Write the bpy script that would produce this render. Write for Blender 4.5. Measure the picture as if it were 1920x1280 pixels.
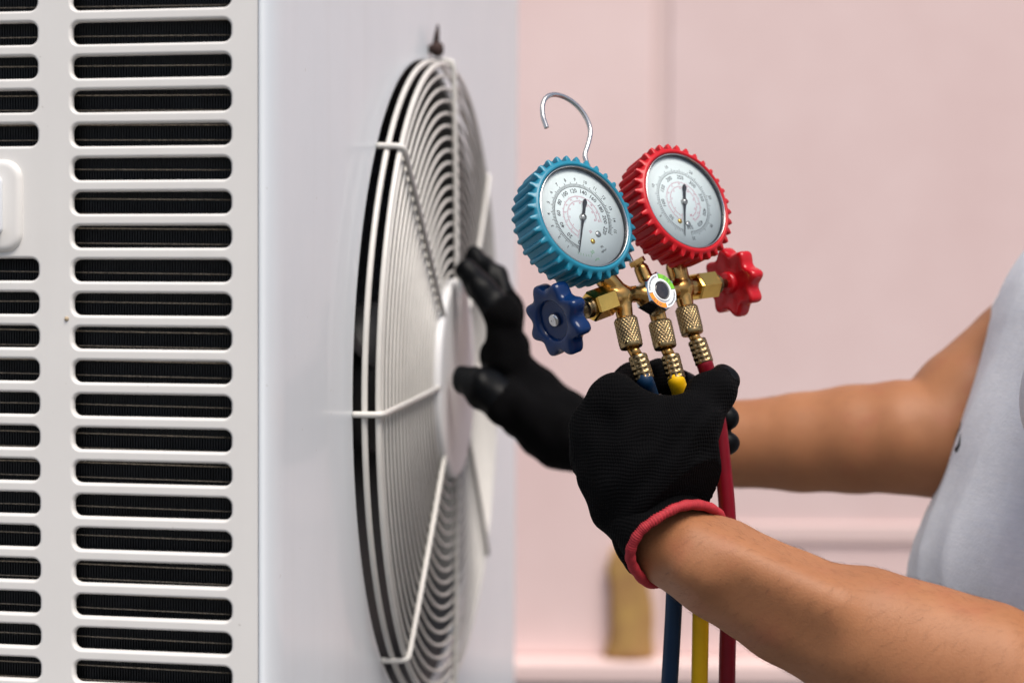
import bpy, bmesh, math, random
import numpy as np
from mathutils import Vector, Matrix

random.seed(7)
rng = np.random.default_rng(7)
sc = bpy.context.scene
for o in list(bpy.data.objects):
    bpy.data.objects.remove(o)
col = sc.collection
R = math.radians

# ------------------------------------------------------------------ camera
PITCH, ROLL, FPX = R(1.8), R(0.3), 2637.0
CAM = np.array([0.0, 0.0, 1.2])
FW = np.array([0, math.cos(PITCH), -math.sin(PITCH)])
_r0 = np.array([1.0, 0, 0]); _u0 = np.cross(_r0, FW)
RT = _r0 * math.cos(ROLL) + _u0 * math.sin(ROLL)
UP = -_r0 * math.sin(ROLL) + _u0 * math.cos(ROLL)
cd = bpy.data.cameras.new('camera')
cam = bpy.data.objects.new('camera', cd); col.objects.link(cam)
m = Matrix.Identity(4)
for i in range(3):
    m[i][0] = RT[i]; m[i][1] = UP[i]; m[i][2] = -FW[i]; m[i][3] = CAM[i]
cam.matrix_world = m
cd.sensor_width = 36.0
cd.lens = 36.0 * FPX / 1920.0
cd.clip_start = 0.02; cd.clip_end = 200
cd.dof.use_dof = True
cd.dof.focus_distance = 0.838
cd.dof.aperture_fstop = 4.0
cd.dof.aperture_blades = 9
sc.camera = cam

# ------------------------------------------------------------------ light
SUN_EL, SUN_AZ = 61.0, 152.0          # azimuth: where the light comes from, clockwise from +Y
w = bpy.data.worlds.new('World'); sc.world = w; w.use_nodes = True
nt = w.node_tree
sky = nt.nodes.new('ShaderNodeTexSky'); sky.sky_type = 'NISHITA'
sky.sun_disc = False
sky.sun_elevation = R(SUN_EL); sky.sun_rotation = R(SUN_AZ)
sky.air_density = 1.0; sky.dust_density = 4.0; sky.ozone_density = 1.0
bg = nt.nodes['Background']
nt.links.new(sky.outputs[0], bg.inputs[0]); bg.inputs[1].default_value = 0.056
sd = bpy.data.lights.new('sun', 'SUN'); sd.energy = 1.5; sd.angle = R(34); sd.color = (1.0, 0.94, 0.87)
sun = bpy.data.objects.new('sun', sd); col.objects.link(sun)
_d = Vector((math.sin(R(SUN_AZ)) * math.cos(R(SUN_EL)), math.cos(R(SUN_AZ)) * math.cos(R(SUN_EL)), math.sin(R(SUN_EL))))
sun.rotation_euler = _d.to_track_quat('Z', 'Y').to_euler()
sun.location = (0, -2, 4)
sc.view_settings.view_transform = 'Standard'; sc.view_settings.look = 'None'
sc.view_settings.exposure = 1.2; sc.view_settings.gamma = 1.0
sc.view_settings.use_curve_mapping = False
sc.render.engine = 'CYCLES'
sc.cycles.use_denoising = True
sc.cycles.max_bounces = 8
sc.cycles.sample_clamp_indirect = 8

def ray(px, py):
    return FW + RT * (px - 960) / FPX - UP * (py - 640) / FPX
def P(px, py, d):
    return CAM + ray(px, py) * d

# ------------------------------------------------------------------ materials
def mat(name, base, rough=0.5, metal=0.0, var=0.0, vscale=30.0, bump=0.0, bscale=200.0, bdist=0.0005,
        coat=0.0, sss=0.0, sss_rad=(0.012, 0.005, 0.003), rvar=0.0, spec=0.5, var_col=None, sheen=0.0):
    M = bpy.data.materials.new(name); M.use_nodes = True
    t = M.node_tree; b = t.nodes['Principled BSDF']
    b.inputs['Base Color'].default_value = (*base, 1); b.inputs['Roughness'].default_value = rough
    b.inputs['Metallic'].default_value = metal; b.inputs['Specular IOR Level'].default_value = spec
    b.inputs['Coat Weight'].default_value = coat; b.inputs['Coat Roughness'].default_value = 0.08
    if sheen:
        b.inputs['Sheen Weight'].default_value = sheen; b.inputs['Sheen Roughness'].default_value = 0.5
    if sss:
        b.inputs['Subsurface Weight'].default_value = sss; b.inputs['Subsurface Radius'].default_value = sss_rad
        b.inputs['Subsurface Scale'].default_value = 1.0
    tc = t.nodes.new('ShaderNodeTexCoord')
    if var or rvar:
        n = t.nodes.new('ShaderNodeTexNoise'); n.inputs['Scale'].default_value = vscale
        n.inputs['Detail'].default_value = 5; n.inputs['Roughness'].default_value = 0.6
        t.links.new(tc.outputs['Object'], n.inputs['Vector'])
        if var:
            mx = t.nodes.new('ShaderNodeMix'); mx.data_type = 'RGBA'
            mr = t.nodes.new('ShaderNodeMapRange'); mr.inputs[1].default_value = 0.3; mr.inputs[2].default_value = 0.7
            mr.inputs[3].default_value = 0; mr.inputs[4].default_value = 1
            t.links.new(n.outputs['Fac'], mr.inputs[0])
            dk = var_col if var_col else tuple(c * (1 - var) for c in base)
            mx.inputs[6].default_value = (*base, 1); mx.inputs[7].default_value = (*dk, 1)
            t.links.new(mr.outputs[0], mx.inputs[0]); t.links.new(mx.outputs[2], b.inputs['Base Color'])
        if rvar:
            mr2 = t.nodes.new('ShaderNodeMapRange'); mr2.inputs[1].default_value = 0.3; mr2.inputs[2].default_value = 0.7
            mr2.inputs[3].default_value = max(0.02, rough - rvar); mr2.inputs[4].default_value = rough + rvar
            t.links.new(n.outputs['Fac'], mr2.inputs[0]); t.links.new(mr2.outputs[0], b.inputs['Roughness'])
    if bump:
        n2 = t.nodes.new('ShaderNodeTexNoise'); n2.inputs['Scale'].default_value = bscale; n2.inputs['Detail'].default_value = 4
        t.links.new(tc.outputs['Object'], n2.inputs['Vector'])
        bp = t.nodes.new('ShaderNodeBump'); bp.inputs['Strength'].default_value = bump; bp.inputs['Distance'].default_value = bdist
        t.links.new(n2.outputs['Fac'], bp.inputs['Height']); t.links.new(bp.outputs[0], b.inputs['Normal'])
    return M

def ribbed(M, scale, axis, strength, dist, scale2=None):
    """knit ribs: a fine wave bump along an object axis (and a fainter one across)"""
    t = M.node_tree; b = t.nodes['Principled BSDF']
    tc = t.nodes.new('ShaderNodeTexCoord')
    nz = t.nodes.new('ShaderNodeTexNoise'); nz.inputs['Scale'].default_value = 25
    t.links.new(tc.outputs['Object'], nz.inputs['Vector'])
    mp = t.nodes.new('ShaderNodeMix'); mp.data_type = 'VECTOR'; mp.inputs[0].default_value = 0.012
    t.links.new(tc.outputs['Object'], mp.inputs[4]); t.links.new(nz.outputs['Color'], mp.inputs[5])
    w1 = t.nodes.new('ShaderNodeTexWave'); w1.bands_direction = axis; w1.inputs['Scale'].default_value = scale
    t.links.new(mp.outputs[1], w1.inputs['Vector'])
    h = w1.outputs['Fac']
    if scale2:
        w2 = t.nodes.new('ShaderNodeTexWave'); w2.bands_direction = 'Z'; w2.inputs['Scale'].default_value = scale2
        t.links.new(mp.outputs[1], w2.inputs['Vector'])
        ad = t.nodes.new('ShaderNodeMath'); ad.operation = 'ADD'
        t.links.new(w1.outputs['Fac'], ad.inputs[0]); t.links.new(w2.outputs['Fac'], ad.inputs[1]); h = ad.outputs[0]
    bp = t.nodes.new('ShaderNodeBump'); bp.inputs['Strength'].default_value = strength; bp.inputs['Distance'].default_value = dist
    t.links.new(h, bp.inputs['Height']); t.links.new(bp.outputs[0], b.inputs['Normal'])

M = {}
M['wall'] = mat('pink_paint', (0.79, 0.62, 0.60), 0.75, var=0.14, vscale=1.6, bump=0.1, bscale=60, var_col=(0.70, 0.52, 0.50))
M['wall_dark'] = mat('pink_paint_shaded', (0.70, 0.535, 0.51), 0.75, var=0.05, vscale=2)  # wall pink darkened: shade put into groove, sunlight toned down on ledge and rail
M['wall_base'] = mat('grey_plinth', (0.25, 0.25, 0.28), 0.8, var=0.2, vscale=5)
M['ochre'] = mat('ochre_rust', (0.40, 0.25, 0.07), 0.8, var=0.5, vscale=14, var_col=(0.30, 0.15, 0.06))
M['ground'] = mat('concrete', (0.13, 0.127, 0.122), 0.85, var=0.3, vscale=3, bump=0.3, bscale=40)
M['case'] = mat('unit_enamel', (0.76, 0.745, 0.72), 0.38, var=0.05, vscale=14, coat=0.15, rvar=0.05)
M['case_sky_tint'] = mat('unit_enamel_sky_tint', (0.76, 0.80, 0.835), 0.40, var=0.04, vscale=9, coat=0.22, rvar=0.04)  # same enamel as the case; bluish sky reflection put into the colour
M['guard'] = mat('guard_coating', (0.66, 0.645, 0.61), 0.34, var=0.15, vscale=25, coat=0.2)
M['hub'] = mat('hub_enamel', (0.74, 0.745, 0.75), 0.38, var=0.06, vscale=20, coat=0.1)
def grime(Mk, amt):
    t = Mk.node_tree; b = t.nodes['Principled BSDF']; lk = b.inputs['Base Color'].links[0].from_socket
    tc = t.nodes.new('ShaderNodeTexCoord')
    n = t.nodes.new('ShaderNodeTexNoise'); n.inputs['Scale'].default_value = 210; n.inputs['Detail'].default_value = 2
    t.links.new(tc.outputs['Object'], n.inputs['Vector'])
    mr = t.nodes.new('ShaderNodeMapRange'); mr.inputs[1].default_value = 0.735; mr.inputs[2].default_value = 0.79; mr.inputs[3].default_value = 0; mr.inputs[4].default_value = amt
    mp = t.nodes.new('ShaderNodeMapping'); mp.inputs['Scale'].default_value = (40, 40, 3)
    n2 = t.nodes.new('ShaderNodeTexNoise'); n2.inputs['Scale'].default_value = 1.0; n2.inputs['Detail'].default_value = 4
    t.links.new(tc.outputs['Object'], mp.inputs[0]); t.links.new(mp.outputs[0], n2.inputs['Vector'])
    m2 = t.nodes.new('ShaderNodeMapRange'); m2.inputs[1].default_value = 0.5; m2.inputs[2].default_value = 0.8; m2.inputs[3].default_value = 0; m2.inputs[4].default_value = amt * 0.14
    ad = t.nodes.new('ShaderNodeMath'); ad.operation = 'ADD'
    mx = t.nodes.new('ShaderNodeMix'); mx.data_type = 'RGBA'; mx.inputs[7].default_value = (0.36, 0.33, 0.28, 1)
    t.links.new(n.outputs['Fac'], mr.inputs[0]); t.links.new(n2.outputs['Fac'], m2.inputs[0]); t.links.new(mr.outputs[0], ad.inputs[0]); t.links.new(m2.outputs[0], ad.inputs[1])
    t.links.new(ad.outputs[0], mx.inputs[0]); t.links.new(lk, mx.inputs[6]); t.links.new(mx.outputs[2], b.inputs['Base Color'])
grime(M['case'], 0.5); grime(M['case_sky_tint'], 0.45)
M['black'] = mat('black_plastic', (0.012, 0.012, 0.013), 0.5)
M['bell'] = mat('bellmouth_black', (0.03, 0.031, 0.034), 0.4)
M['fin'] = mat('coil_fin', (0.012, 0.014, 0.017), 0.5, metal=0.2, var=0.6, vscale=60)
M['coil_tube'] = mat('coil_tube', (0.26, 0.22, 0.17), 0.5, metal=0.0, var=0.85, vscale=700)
M['rust'] = mat('rust', (0.045, 0.02, 0.016), 0.8, var=0.6, vscale=200)
M['chip'] = mat('chip', (0.45, 0.36, 0.24), 0.7)
M['steel'] = mat('steel', (0.62, 0.61, 0.60), 0.22, metal=1.0, var=0.2, vscale=120)
M['chrome'] = mat('chrome', (0.78, 0.78, 0.77), 0.10, metal=1.0)
M['brass'] = mat('brass', (0.66, 0.39, 0.13), 0.21, metal=1.0, var=0.55, vscale=110, rvar=0.1, var_col=(0.26, 0.135, 0.04))
M['brass_bright'] = mat('brass_bright', (0.88, 0.54, 0.13), 0.2, metal=1.0, var=0.15, vscale=90, rvar=0.06)
M['brass_dark'] = mat('brass_tarnished', (0.42, 0.30, 0.14), 0.27, metal=1.0, var=0.5, vscale=160, rvar=0.1, var_col=(0.20, 0.14, 0.08))
M['boot_blue'] = mat('blue_rubber', (0.007, 0.20, 0.31), 0.36, var=0.12, vscale=60, bump=0.1, bscale=900, bdist=0.0002)
M['boot_red'] = mat('red_rubber', (0.52, 0.005, 0.011), 0.36, spec=0.35, var=0.12, vscale=60, bump=0.1, bscale=900, bdist=0.0002)
M['knob_blue'] = mat('blue_plastic', (0.003, 0.020, 0.085), 0.14, spec=0.3)
M['knob_red'] = mat('red_plastic', (0.47, 0.004, 0.010), 0.26, spec=0.4)
M['dial'] = mat('dial_white', (0.89, 0.965, 0.98), 0.5)
M['ink'] = mat('ink_black', (0.02, 0.02, 0.025), 0.6)
M['ink_grey'] = mat('ink_grey', (0.10, 0.11, 0.13), 0.6)
M['ink_pink'] = mat('ink_pink', (0.62, 0.20, 0.30), 0.6)
M['ink_green'] = mat('ink_green', (0.25, 0.50, 0.28), 0.6)
M['label_white'] = mat('label_white', (0.80, 0.83, 0.85), 0.35)
M['label_green'] = mat('label_green', (0.18, 0.52, 0.03), 0.4)
M['label_orange'] = mat('label_orange', (0.85, 0.28, 0.02), 0.4)
M['hose_blue'] = mat('blue_hose', (0.003, 0.024, 0.065), 0.42, var=0.2, vscale=50, spec=0.25)
M['hose_yellow'] = mat('yellow_hose', (0.88, 0.50, 0.004), 0.42, var=0.12, vscale=50, spec=0.25)
M['hose_red'] = mat('red_hose', (0.19, 0.003, 0.013), 0.42, var=0.2, vscale=50, spec=0.25)
M['knit'] = mat('black_knit', (0.0022, 0.0022, 0.0026), 0.9, spec=0.07)
ribbed(M['knit'], 230, 'X', 0.5, 0.0006, 150)
M['rubber'] = mat('glove_rubber', (0.0018, 0.0023, 0.0032), 0.45, spec=0.12, bump=0.3, bscale=350, bdist=0.0006)
M['piping'] = mat('red_piping', (0.44, 0.02, 0.032), 0.75, var=0.3, vscale=300, bump=0.4, bscale=700)
M['skin'] = mat('skin', (0.37, 0.16, 0.072), 0.52, var=0.5, vscale=16, sss=0.06, bump=0.4, bscale=900, bdist=0.0005,
                var_col=(0.30, 0.125, 0.056), spec=0.3)
M['hair'] = mat('arm_hair', (0.09, 0.04, 0.022), 0.5)
M['shirt'] = mat('shirt_jersey', (0.87, 0.885, 0.915), 0.9, var=0.10, vscale=120, bump=0.5, bscale=500, bdist=0.0008, spec=0.1)
M['sleeve'] = mat('shirt_print', (0.012, 0.013, 0.016), 0.8)

def skin_detail(Mk):
    t = Mk.node_tree; b = t.nodes['Principled BSDF']; lk = b.inputs['Base Color'].links[0].from_socket
    tc = t.nodes.new('ShaderNodeTexCoord'); mp = t.nodes.new('ShaderNodeMapping')
    mp.inputs['Rotation'].default_value = (0, R(-35), 0); mp.inputs['Scale'].default_value = (110, 200, 1100)
    n = t.nodes.new('ShaderNodeTexNoise'); n.inputs['Scale'].default_value = 1.0; n.inputs['Detail'].default_value = 3
    t.links.new(tc.outputs['Object'], mp.inputs[0]); t.links.new(mp.outputs[0], n.inputs['Vector'])
    mr = t.nodes.new('ShaderNodeMapRange'); mr.inputs[1].default_value = 0.56; mr.inputs[2].default_value = 0.72; mr.inputs[3].default_value = 0; mr.inputs[4].default_value = 0.05
    mx = t.nodes.new('ShaderNodeMix'); mx.data_type = 'RGBA'; mx.inputs[7].default_value = (0.13, 0.055, 0.03, 1)
    n3 = t.nodes.new('ShaderNodeTexNoise'); n3.inputs['Scale'].default_value = 38; n3.inputs['Detail'].default_value = 3
    t.links.new(tc.outputs['Object'], n3.inputs['Vector'])
    m3 = t.nodes.new('ShaderNodeMapRange'); m3.inputs[1].default_value = 0.55; m3.inputs[2].default_value = 0.75; m3.inputs[3].default_value = 0; m3.inputs[4].default_value = 0.35
    x3 = t.nodes.new('ShaderNodeMix'); x3.data_type = 'RGBA'; x3.inputs[7].default_value = (0.33, 0.10, 0.055, 1)
    t.links.new(n3.outputs['Fac'], m3.inputs[0]); t.links.new(m3.outputs[0], x3.inputs[0]); t.links.new(lk, x3.inputs[6])
    t.links.new(n.outputs['Fac'], mr.inputs[0]); t.links.new(mr.outputs[0], mx.inputs[0]); t.links.new(x3.outputs[2], mx.inputs[6])
    t.links.new(mx.outputs[2], b.inputs['Base Color'])
skin_detail(M['skin'])
def slub(Mk):
    t = Mk.node_tree; b = t.nodes['Principled BSDF']; lk = b.inputs['Base Color'].links[0].from_socket
    tc = t.nodes.new('ShaderNodeTexCoord'); mp = t.nodes.new('ShaderNodeMapping'); mp.inputs['Scale'].default_value = (60, 60, 700)
    n = t.nodes.new('ShaderNodeTexNoise'); n.inputs['Scale'].default_value = 1.0; n.inputs['Detail'].default_value = 4
    t.links.new(tc.outputs['Object'], mp.inputs[0]); t.links.new(mp.outputs[0], n.inputs['Vector'])
    mr = t.nodes.new('ShaderNodeMapRange'); mr.inputs[1].default_value = 0.4; mr.inputs[2].default_value = 0.7; mr.inputs[3].default_value = 0; mr.inputs[4].default_value = 0.5
    mx = t.nodes.new('ShaderNodeMix'); mx.data_type = 'RGBA'; mx.inputs[7].default_value = (0.74, 0.77, 0.83, 1)
    t.links.new(n.outputs['Fac'], mr.inputs[0]); t.links.new(mr.outputs[0], mx.inputs[0]); t.links.new(lk, mx.inputs[6]); t.links.new(mx.outputs[2], b.inputs['Base Color'])
slub(M['shirt'])
def glass_mat():
    G = bpy.data.materials.new('gauge_glass'); G.use_nodes = True
    t = G.node_tree; t.nodes.remove(t.nodes['Principled BSDF']); out = t.nodes['Material Output']
    tr = t.nodes.new('ShaderNodeBsdfTransparent'); tr.inputs[0].default_value = (0.96, 0.985, 0.99, 1)
    gl = t.nodes.new('ShaderNodeBsdfGlossy'); gl.inputs['Roughness'].default_value = 0.02
    fr = t.nodes.new('ShaderNodeFresnel'); fr.inputs[0].default_value = 1.5
    mx = t.nodes.new('ShaderNodeMixShader')
    t.links.new(fr.outputs[0], mx.inputs[0]); t.links.new(tr.outputs[0], mx.inputs[1]); t.links.new(gl.outputs[0], mx.inputs[2])
    t.links.new(mx.outputs[0], out.inputs[0])
    return G
M['glass'] = glass_mat()
M['sight'] = mat('sight_glass', (0.03, 0.02, 0.018), 0.05, coat=1.0, var=0.7, vscale=400)

# ------------------------------------------------------------------ mesh helpers
def perp(ax):
    ax = Vector(ax).normalized()
    r = Vector((0, 0, 1)) if abs(ax.z) < 0.9 else Vector((1, 0, 0))
    a = ax.cross(r).normalized(); return a, ax.cross(a).normalized()

class MB:
    def __init__(s):
        s.v = []; s.f = []; s.mi = []; s.sm = []
    def add(s, vs, fs, mi=0, smooth=True):
        k = len(s.v); s.v += [tuple(map(float, q)) for q in vs]
        for f in fs:
            s.f.append(tuple(i + k for i in f)); s.mi.append(mi); s.sm.append(smooth)
        return s
    def rings(s, rings, closed=True, cap0=False, cap1=False, mi=0, smooth=True, loop=False):
        n = len(rings[0]); vs = [q for r in rings for q in r]; fs = []
        m_ = len(rings)
        for i in range(m_ if loop else m_ - 1):
            for j in range(n if closed else n - 1):
                a = i * n + j; b = i * n + (j + 1) % n
                i2 = (i + 1) % m_
                fs.append((a, b, i2 * n + (j + 1) % n, i2 * n + j))
        if cap0: fs.append(tuple(range(n))[::-1])
        if cap1: fs.append(tuple((m_ - 1) * n + j for j in range(n)))
        return s.add(vs, fs, mi, smooth)
    def lathe(s, prof, o=(0, 0, 0), ax=(0, 0, 1), seg=40, mi=0, smooth=True, fn=None, ref=None, caps=(True, True)):
        o = Vector(o); ax = Vector(ax).normalized()
        if ref is None: a, b = perp(ax)
        else:
            a = (Vector(ref) - ax * Vector(ref).dot(ax)).normalized(); b = ax.cross(a)
        rs = []
        for p in prof:
            ring = []
            for j in range(seg):
                t = 2 * math.pi * j / seg
                r = fn(p, t) if fn else p[0]
                ring.append(o + ax * p[1] + (a * math.cos(t) + b * math.sin(t)) * r)
            rs.append(ring)
        return s.rings(rs, True, caps[0] and prof[0][0] > 1e-6, caps[1] and prof[-1][0] > 1e-6, mi, smooth)
    def hexa(s, o, ax, l, r, mi=0, ch=0.12, ref=None, sides=6):
        prof = [(r * (1 - ch), 0), (r, l * 0.07), (r, l * 0.93), (r * (1 - ch), l)]
        return s.lathe(prof, o, ax, sides, mi, False, ref=ref)
    def tube(s, pts, r, seg=12, mi=0, closed=False, caps=True, rfn=None):
        pts = [Vector(p) for p in pts]; n = len(pts); rs = []
        t0 = (pts[1] - pts[0]).normalized(); a, b = perp(t0); prev = t0
        for i in range(n):
            if closed: t = (pts[(i + 1) % n] - pts[i - 1]).normalized()
            else: t = (pts[min(i + 1, n - 1)] - pts[max(i - 1, 0)]).normalized()
            q = prev.rotation_difference(t); a = (q @ a).normalized(); a = (a - t * a.dot(t)).normalized(); b = t.cross(a); prev = t
            rr = r[i] if isinstance(r, (list, tuple)) else r
            if rfn: rr = rfn(i)
            rs.append([pts[i] + (a * math.cos(2 * math.pi * j / seg) + b * math.sin(2 * math.pi * j / seg)) * rr for j in range(seg)])
        return s.rings(rs, True, caps and not closed, caps and not closed, mi, True, closed)
    def box(s, lo, hi, mi=0, bev=0.0):
        (x0, y0, z0), (x1, y1, z1) = lo, hi
        if bev <= 0:
            vs = [(x0, y0, z0), (x1, y0, z0), (x1, y1, z0), (x0, y1, z0), (x0, y0, z1), (x1, y0, z1), (x1, y1, z1), (x0, y1, z1)]
            return s.add(vs, [(3, 2, 1, 0), (4, 5, 6, 7), (0, 1, 5, 4), (1, 2, 6, 5), (2, 3, 7, 6), (3, 0, 4, 7)], mi, False)
        bm = bmesh.new(); bmesh.ops.create_cube(bm, size=1)
        for v in bm.verts:
            v.co = Vector(((x0 + x1) / 2 + v.co.x * (x1 - x0), (y0 + y1) / 2 + v.co.y * (y1 - y0), (z0 + z1) / 2 + v.co.z * (z1 - z0)))
        bmesh.ops.bevel(bm, geom=bm.edges[:], offset=bev, segments=3, affect='EDGES', profile=0.6)
        bm.verts.index_update()
        s.add([v.co for v in bm.verts], [[v.index for v in f.verts] for f in bm.faces], mi, True); bm.free(); return s
    def build(s, name, mats, parent=None, sharp=None):
        me = bpy.data.meshes.new(name); me.from_pydata(s.v, [], s.f)
        mats = mats if isinstance(mats, (list, tuple)) else [mats]
        for q in mats: me.materials.append(M[q] if isinstance(q, str) else q)
        me.polygons.foreach_set('material_index', s.mi); me.polygons.foreach_set('use_smooth', s.sm)
        me.update()
        if sharp: me.set_sharp_from_angle(angle=R(sharp))
        o = bpy.data.objects.new(name, me); col.objects.link(o)
        if parent is not None: o.parent = parent
        return o

def spline(pts, n):
    """Catmull-Rom through pts, n points in all"""
    p = [np.array(q, float) for q in pts]
    p = [2 * p[0] - p[1]] + p + [2 * p[-1] - p[-2]]
    out = []; m_ = len(p) - 3
    for k in range(n):
        t = k / (n - 1) * m_; i = min(int(t), m_ - 1); t -= i
        a, b, c, d = p[i:i + 4]
        out.append(0.5 * (2 * b + (c - a) * t + (2 * a - 5 * b + 4 * c - d) * t * t + (3 * b - a - 3 * c + d) * t ** 3))
    return out
def spline_closed(pts, n):
    p = [np.array(q, float) for q in pts]; m_ = len(p); out = []
    for k in range(n):
        t = k / n * m_; i = int(t); t -= i
        a, b, c, d = p[(i - 1) % m_], p[i], p[(i + 1) % m_], p[(i + 2) % m_]
        out.append(0.5 * (2 * b + (c - a) * t + (2 * a - 5 * b + 4 * c - d) * t * t + (3 * b - a - 3 * c + d) * t ** 3))
    return out

def tag(o, label, cat=None, group=None, kind=None):
    if label: o['label'] = label
    if cat: o['category'] = cat
    if group: o['group'] = group
    if kind: o['kind'] = kind
    return o
def empty(name, mw):
    o = bpy.data.objects.new(name, None); col.objects.link(o); o.empty_display_size = 0.05; o.matrix_world = mw; return o

# signed-distance shapes blended together and meshed by surface nets
def cone(a, b, ra, rb, k=0.01, axis=None, sq=1.0):
    return ('cone', np.array(a, np.float64), np.array(b, np.float64), ra, rb, k, None if axis is None else np.array(axis, float), sq)
def field(X, prims):
    d = None
    for (_, a, b, ra, rb, k, axis, sq) in prims:
        ab = b - a; L = float(ab @ ab) + 1e-12
        q = X - a
        t = np.clip((q @ ab) / L, 0, 1)
        wv = q - t[:, None] * ab
        if axis is not None:
            c = wv @ axis; wv = wv + (c * (1 / sq - 1))[:, None] * axis
        e = np.sqrt((wv * wv).sum(1)) - (ra + t * (rb - ra))
        if axis is not None and sq < 1: e = e * (0.5 + 0.5 * sq)
        if d is None: d = e
        else:
            h = np.clip(k - np.abs(d - e), 0, None) / k
            d = np.minimum(d, e) - h * h * k * 0.25
    return d
def nets(fn, lo, hi, h):
    lo = np.array(lo); n = np.ceil((np.array(hi) - lo) / h).astype(int) + 1
    g = [lo[i] + h * np.arange(n[i]) for i in range(3)]
    Fv = np.empty(tuple(n), np.float32)
    for i in range(n[0]):
        Y, Z = np.meshgrid(g[1], g[2], indexing='ij')
        X = np.stack([np.full(Y.size, g[0][i]), Y.ravel(), Z.ravel()], 1)
        Fv[i] = fn(X).reshape(n[1], n[2])
    cn = n - 1
    S = np.zeros((*cn, 3), np.float32); cnt = np.zeros(tuple(cn), np.float32)
    def sl(off): return tuple(slice(o, o + c) for o, c in zip(off, cn))
    for ax in range(3):
        for o1 in (0, 1):
            for o2 in (0, 1):
                a = [0, 0, 0]; oth = [q for q in range(3) if q != ax]; a[oth[0]] = o1; a[oth[1]] = o2
                b = a.copy(); b[ax] = 1
                fa, fb = Fv[sl(a)], Fv[sl(b)]
                cr = (fa < 0) != (fb < 0)
                t = np.where(cr, fa / np.where(cr, fa - fb, 1), 0)
                for c in range(3):
                    S[..., c] += np.where(cr, a[c] + (t if c == ax else 0), 0)
                cnt += cr
    act = cnt > 0; idx = np.full(tuple(cn), -1, np.int64); ijk = np.argwhere(act); idx[act] = np.arange(len(ijk))
    V = lo + h * (ijk + S[act] / cnt[act][:, None])
    faces = []
    for ax in range(3):
        o1, o2 = [(1, 2), (2, 0), (0, 1)][ax]
        fa = Fv[tuple(slice(0, n[q] - 1) if q == ax else slice(1, n[q] - 1) for q in range(3))]
        fb = Fv[tuple(slice(1, n[q]) if q == ax else slice(1, n[q] - 1) for q in range(3))]
        for sgn in (0, 1):
            cr = ((fa < 0) & (fb >= 0)) if sgn == 0 else ((fa >= 0) & (fb < 0))
            e = np.argwhere(cr)
            if not len(e): continue
            base = e.copy()
            for q in range(3):
                if q != ax: base[:, q] += 1
            def cell(d1, d2):
                c = base.copy(); c[:, o1] -= d1; c[:, o2] -= d2; return idx[c[:, 0], c[:, 1], c[:, 2]]
            qd = np.stack([cell(1, 1), cell(0, 1), cell(0, 0), cell(1, 0)], 1)
            faces.append(qd if sgn == 0 else qd[:, ::-1])
    Fc = np.concatenate(faces)
    for _ in range(2):                       # pull the vertices onto the surface
        e = h * 0.3; f0 = fn(V)
        G = np.stack([fn(V + np.eye(3)[c] * e) - fn(V - np.eye(3)[c] * e) for c in range(3)], 1) / (2 * e)
        V = V - np.clip(f0 / np.maximum((G * G).sum(1), 0.2), -h, h)[:, None] * G
    return V, Fc
def net_obj(name, fn, lo, hi, h, mats, parent=None, face_mat=None):
    V, Fc = nets(fn, lo, hi, h)
    me = bpy.data.meshes.new(name); me.from_pydata(V.tolist(), [], Fc.tolist())
    for q in (mats if isinstance(mats, list) else [mats]): me.materials.append(M[q])
    me.polygons.foreach_set('use_smooth', [True] * len(Fc))
    if face_mat is not None: me.polygons.foreach_set('material_index', face_mat(V[Fc].mean(1)).astype(np.int32))
    me.update()
    o = bpy.data.objects.new(name, me); col.objects.link(o)
    if parent is not None: o.parent = parent; o.matrix_parent_inverse = parent.matrix_world.inverted()
    return o
def bounds(prims, pad=0.012):
    A = np.concatenate([np.stack([p[1] - max(p[3], p[4]) * max(1, p[7]), p[2] - max(p[3], p[4]) * max(1, p[7])]) for p in prims])
    B = np.concatenate([np.stack([p[1] + max(p[3], p[4]) * max(1, p[7]), p[2] + max(p[3], p[4]) * max(1, p[7])]) for p in prims])
    return A.min(0) - pad, B.max(0) + pad

# ================================================================== SETTING
tag(MB().add([(-20, -20, 0), (20, -20, 0), (20, 20, 0), (-20, 20, 0)], [(0, 1, 2, 3)]).build('ground', 'ground'),
    None, kind='structure')

WY = 3.05
wall = empty('painted_wall', Matrix.Translation((0.6, WY, 0)))
tag(wall, 'pale pink painted panel wall out of focus behind the worker', 'wall')
def wallbox(name, x0, x1, y0, y1, z0, z1, mt, bev=0.004):
    return MB().box((x0, y0, z0), (x1, y1, z1), 0, bev).build(name, mt, wall)
wallbox('panel', -2.2, -0.303, 0.0, 0.12, 0.42, 3.4, 'wall')
wallbox('groove', -0.303, -0.262, 0.005, 0.12, 0.42, 3.4, 'wall_dark', 0)
wallbox('panel', -0.262, 1.6, 0.0, 0.12, 0.42, 3.4, 'wall')
wallbox('plinth', -2.2, 1.6, -0.01, 0.12, 0.0, 0.37, 'wall_base')
wallbox('ledge', -2.2, 1.6, -0.06, 0.12, 0.372, 0.418, 'wall_dark', 0.008)
wallbox('rail', -0.14, 1.6, -0.009, -0.0005, 0.668, 0.712, 'wall_dark', 0.004)

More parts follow.
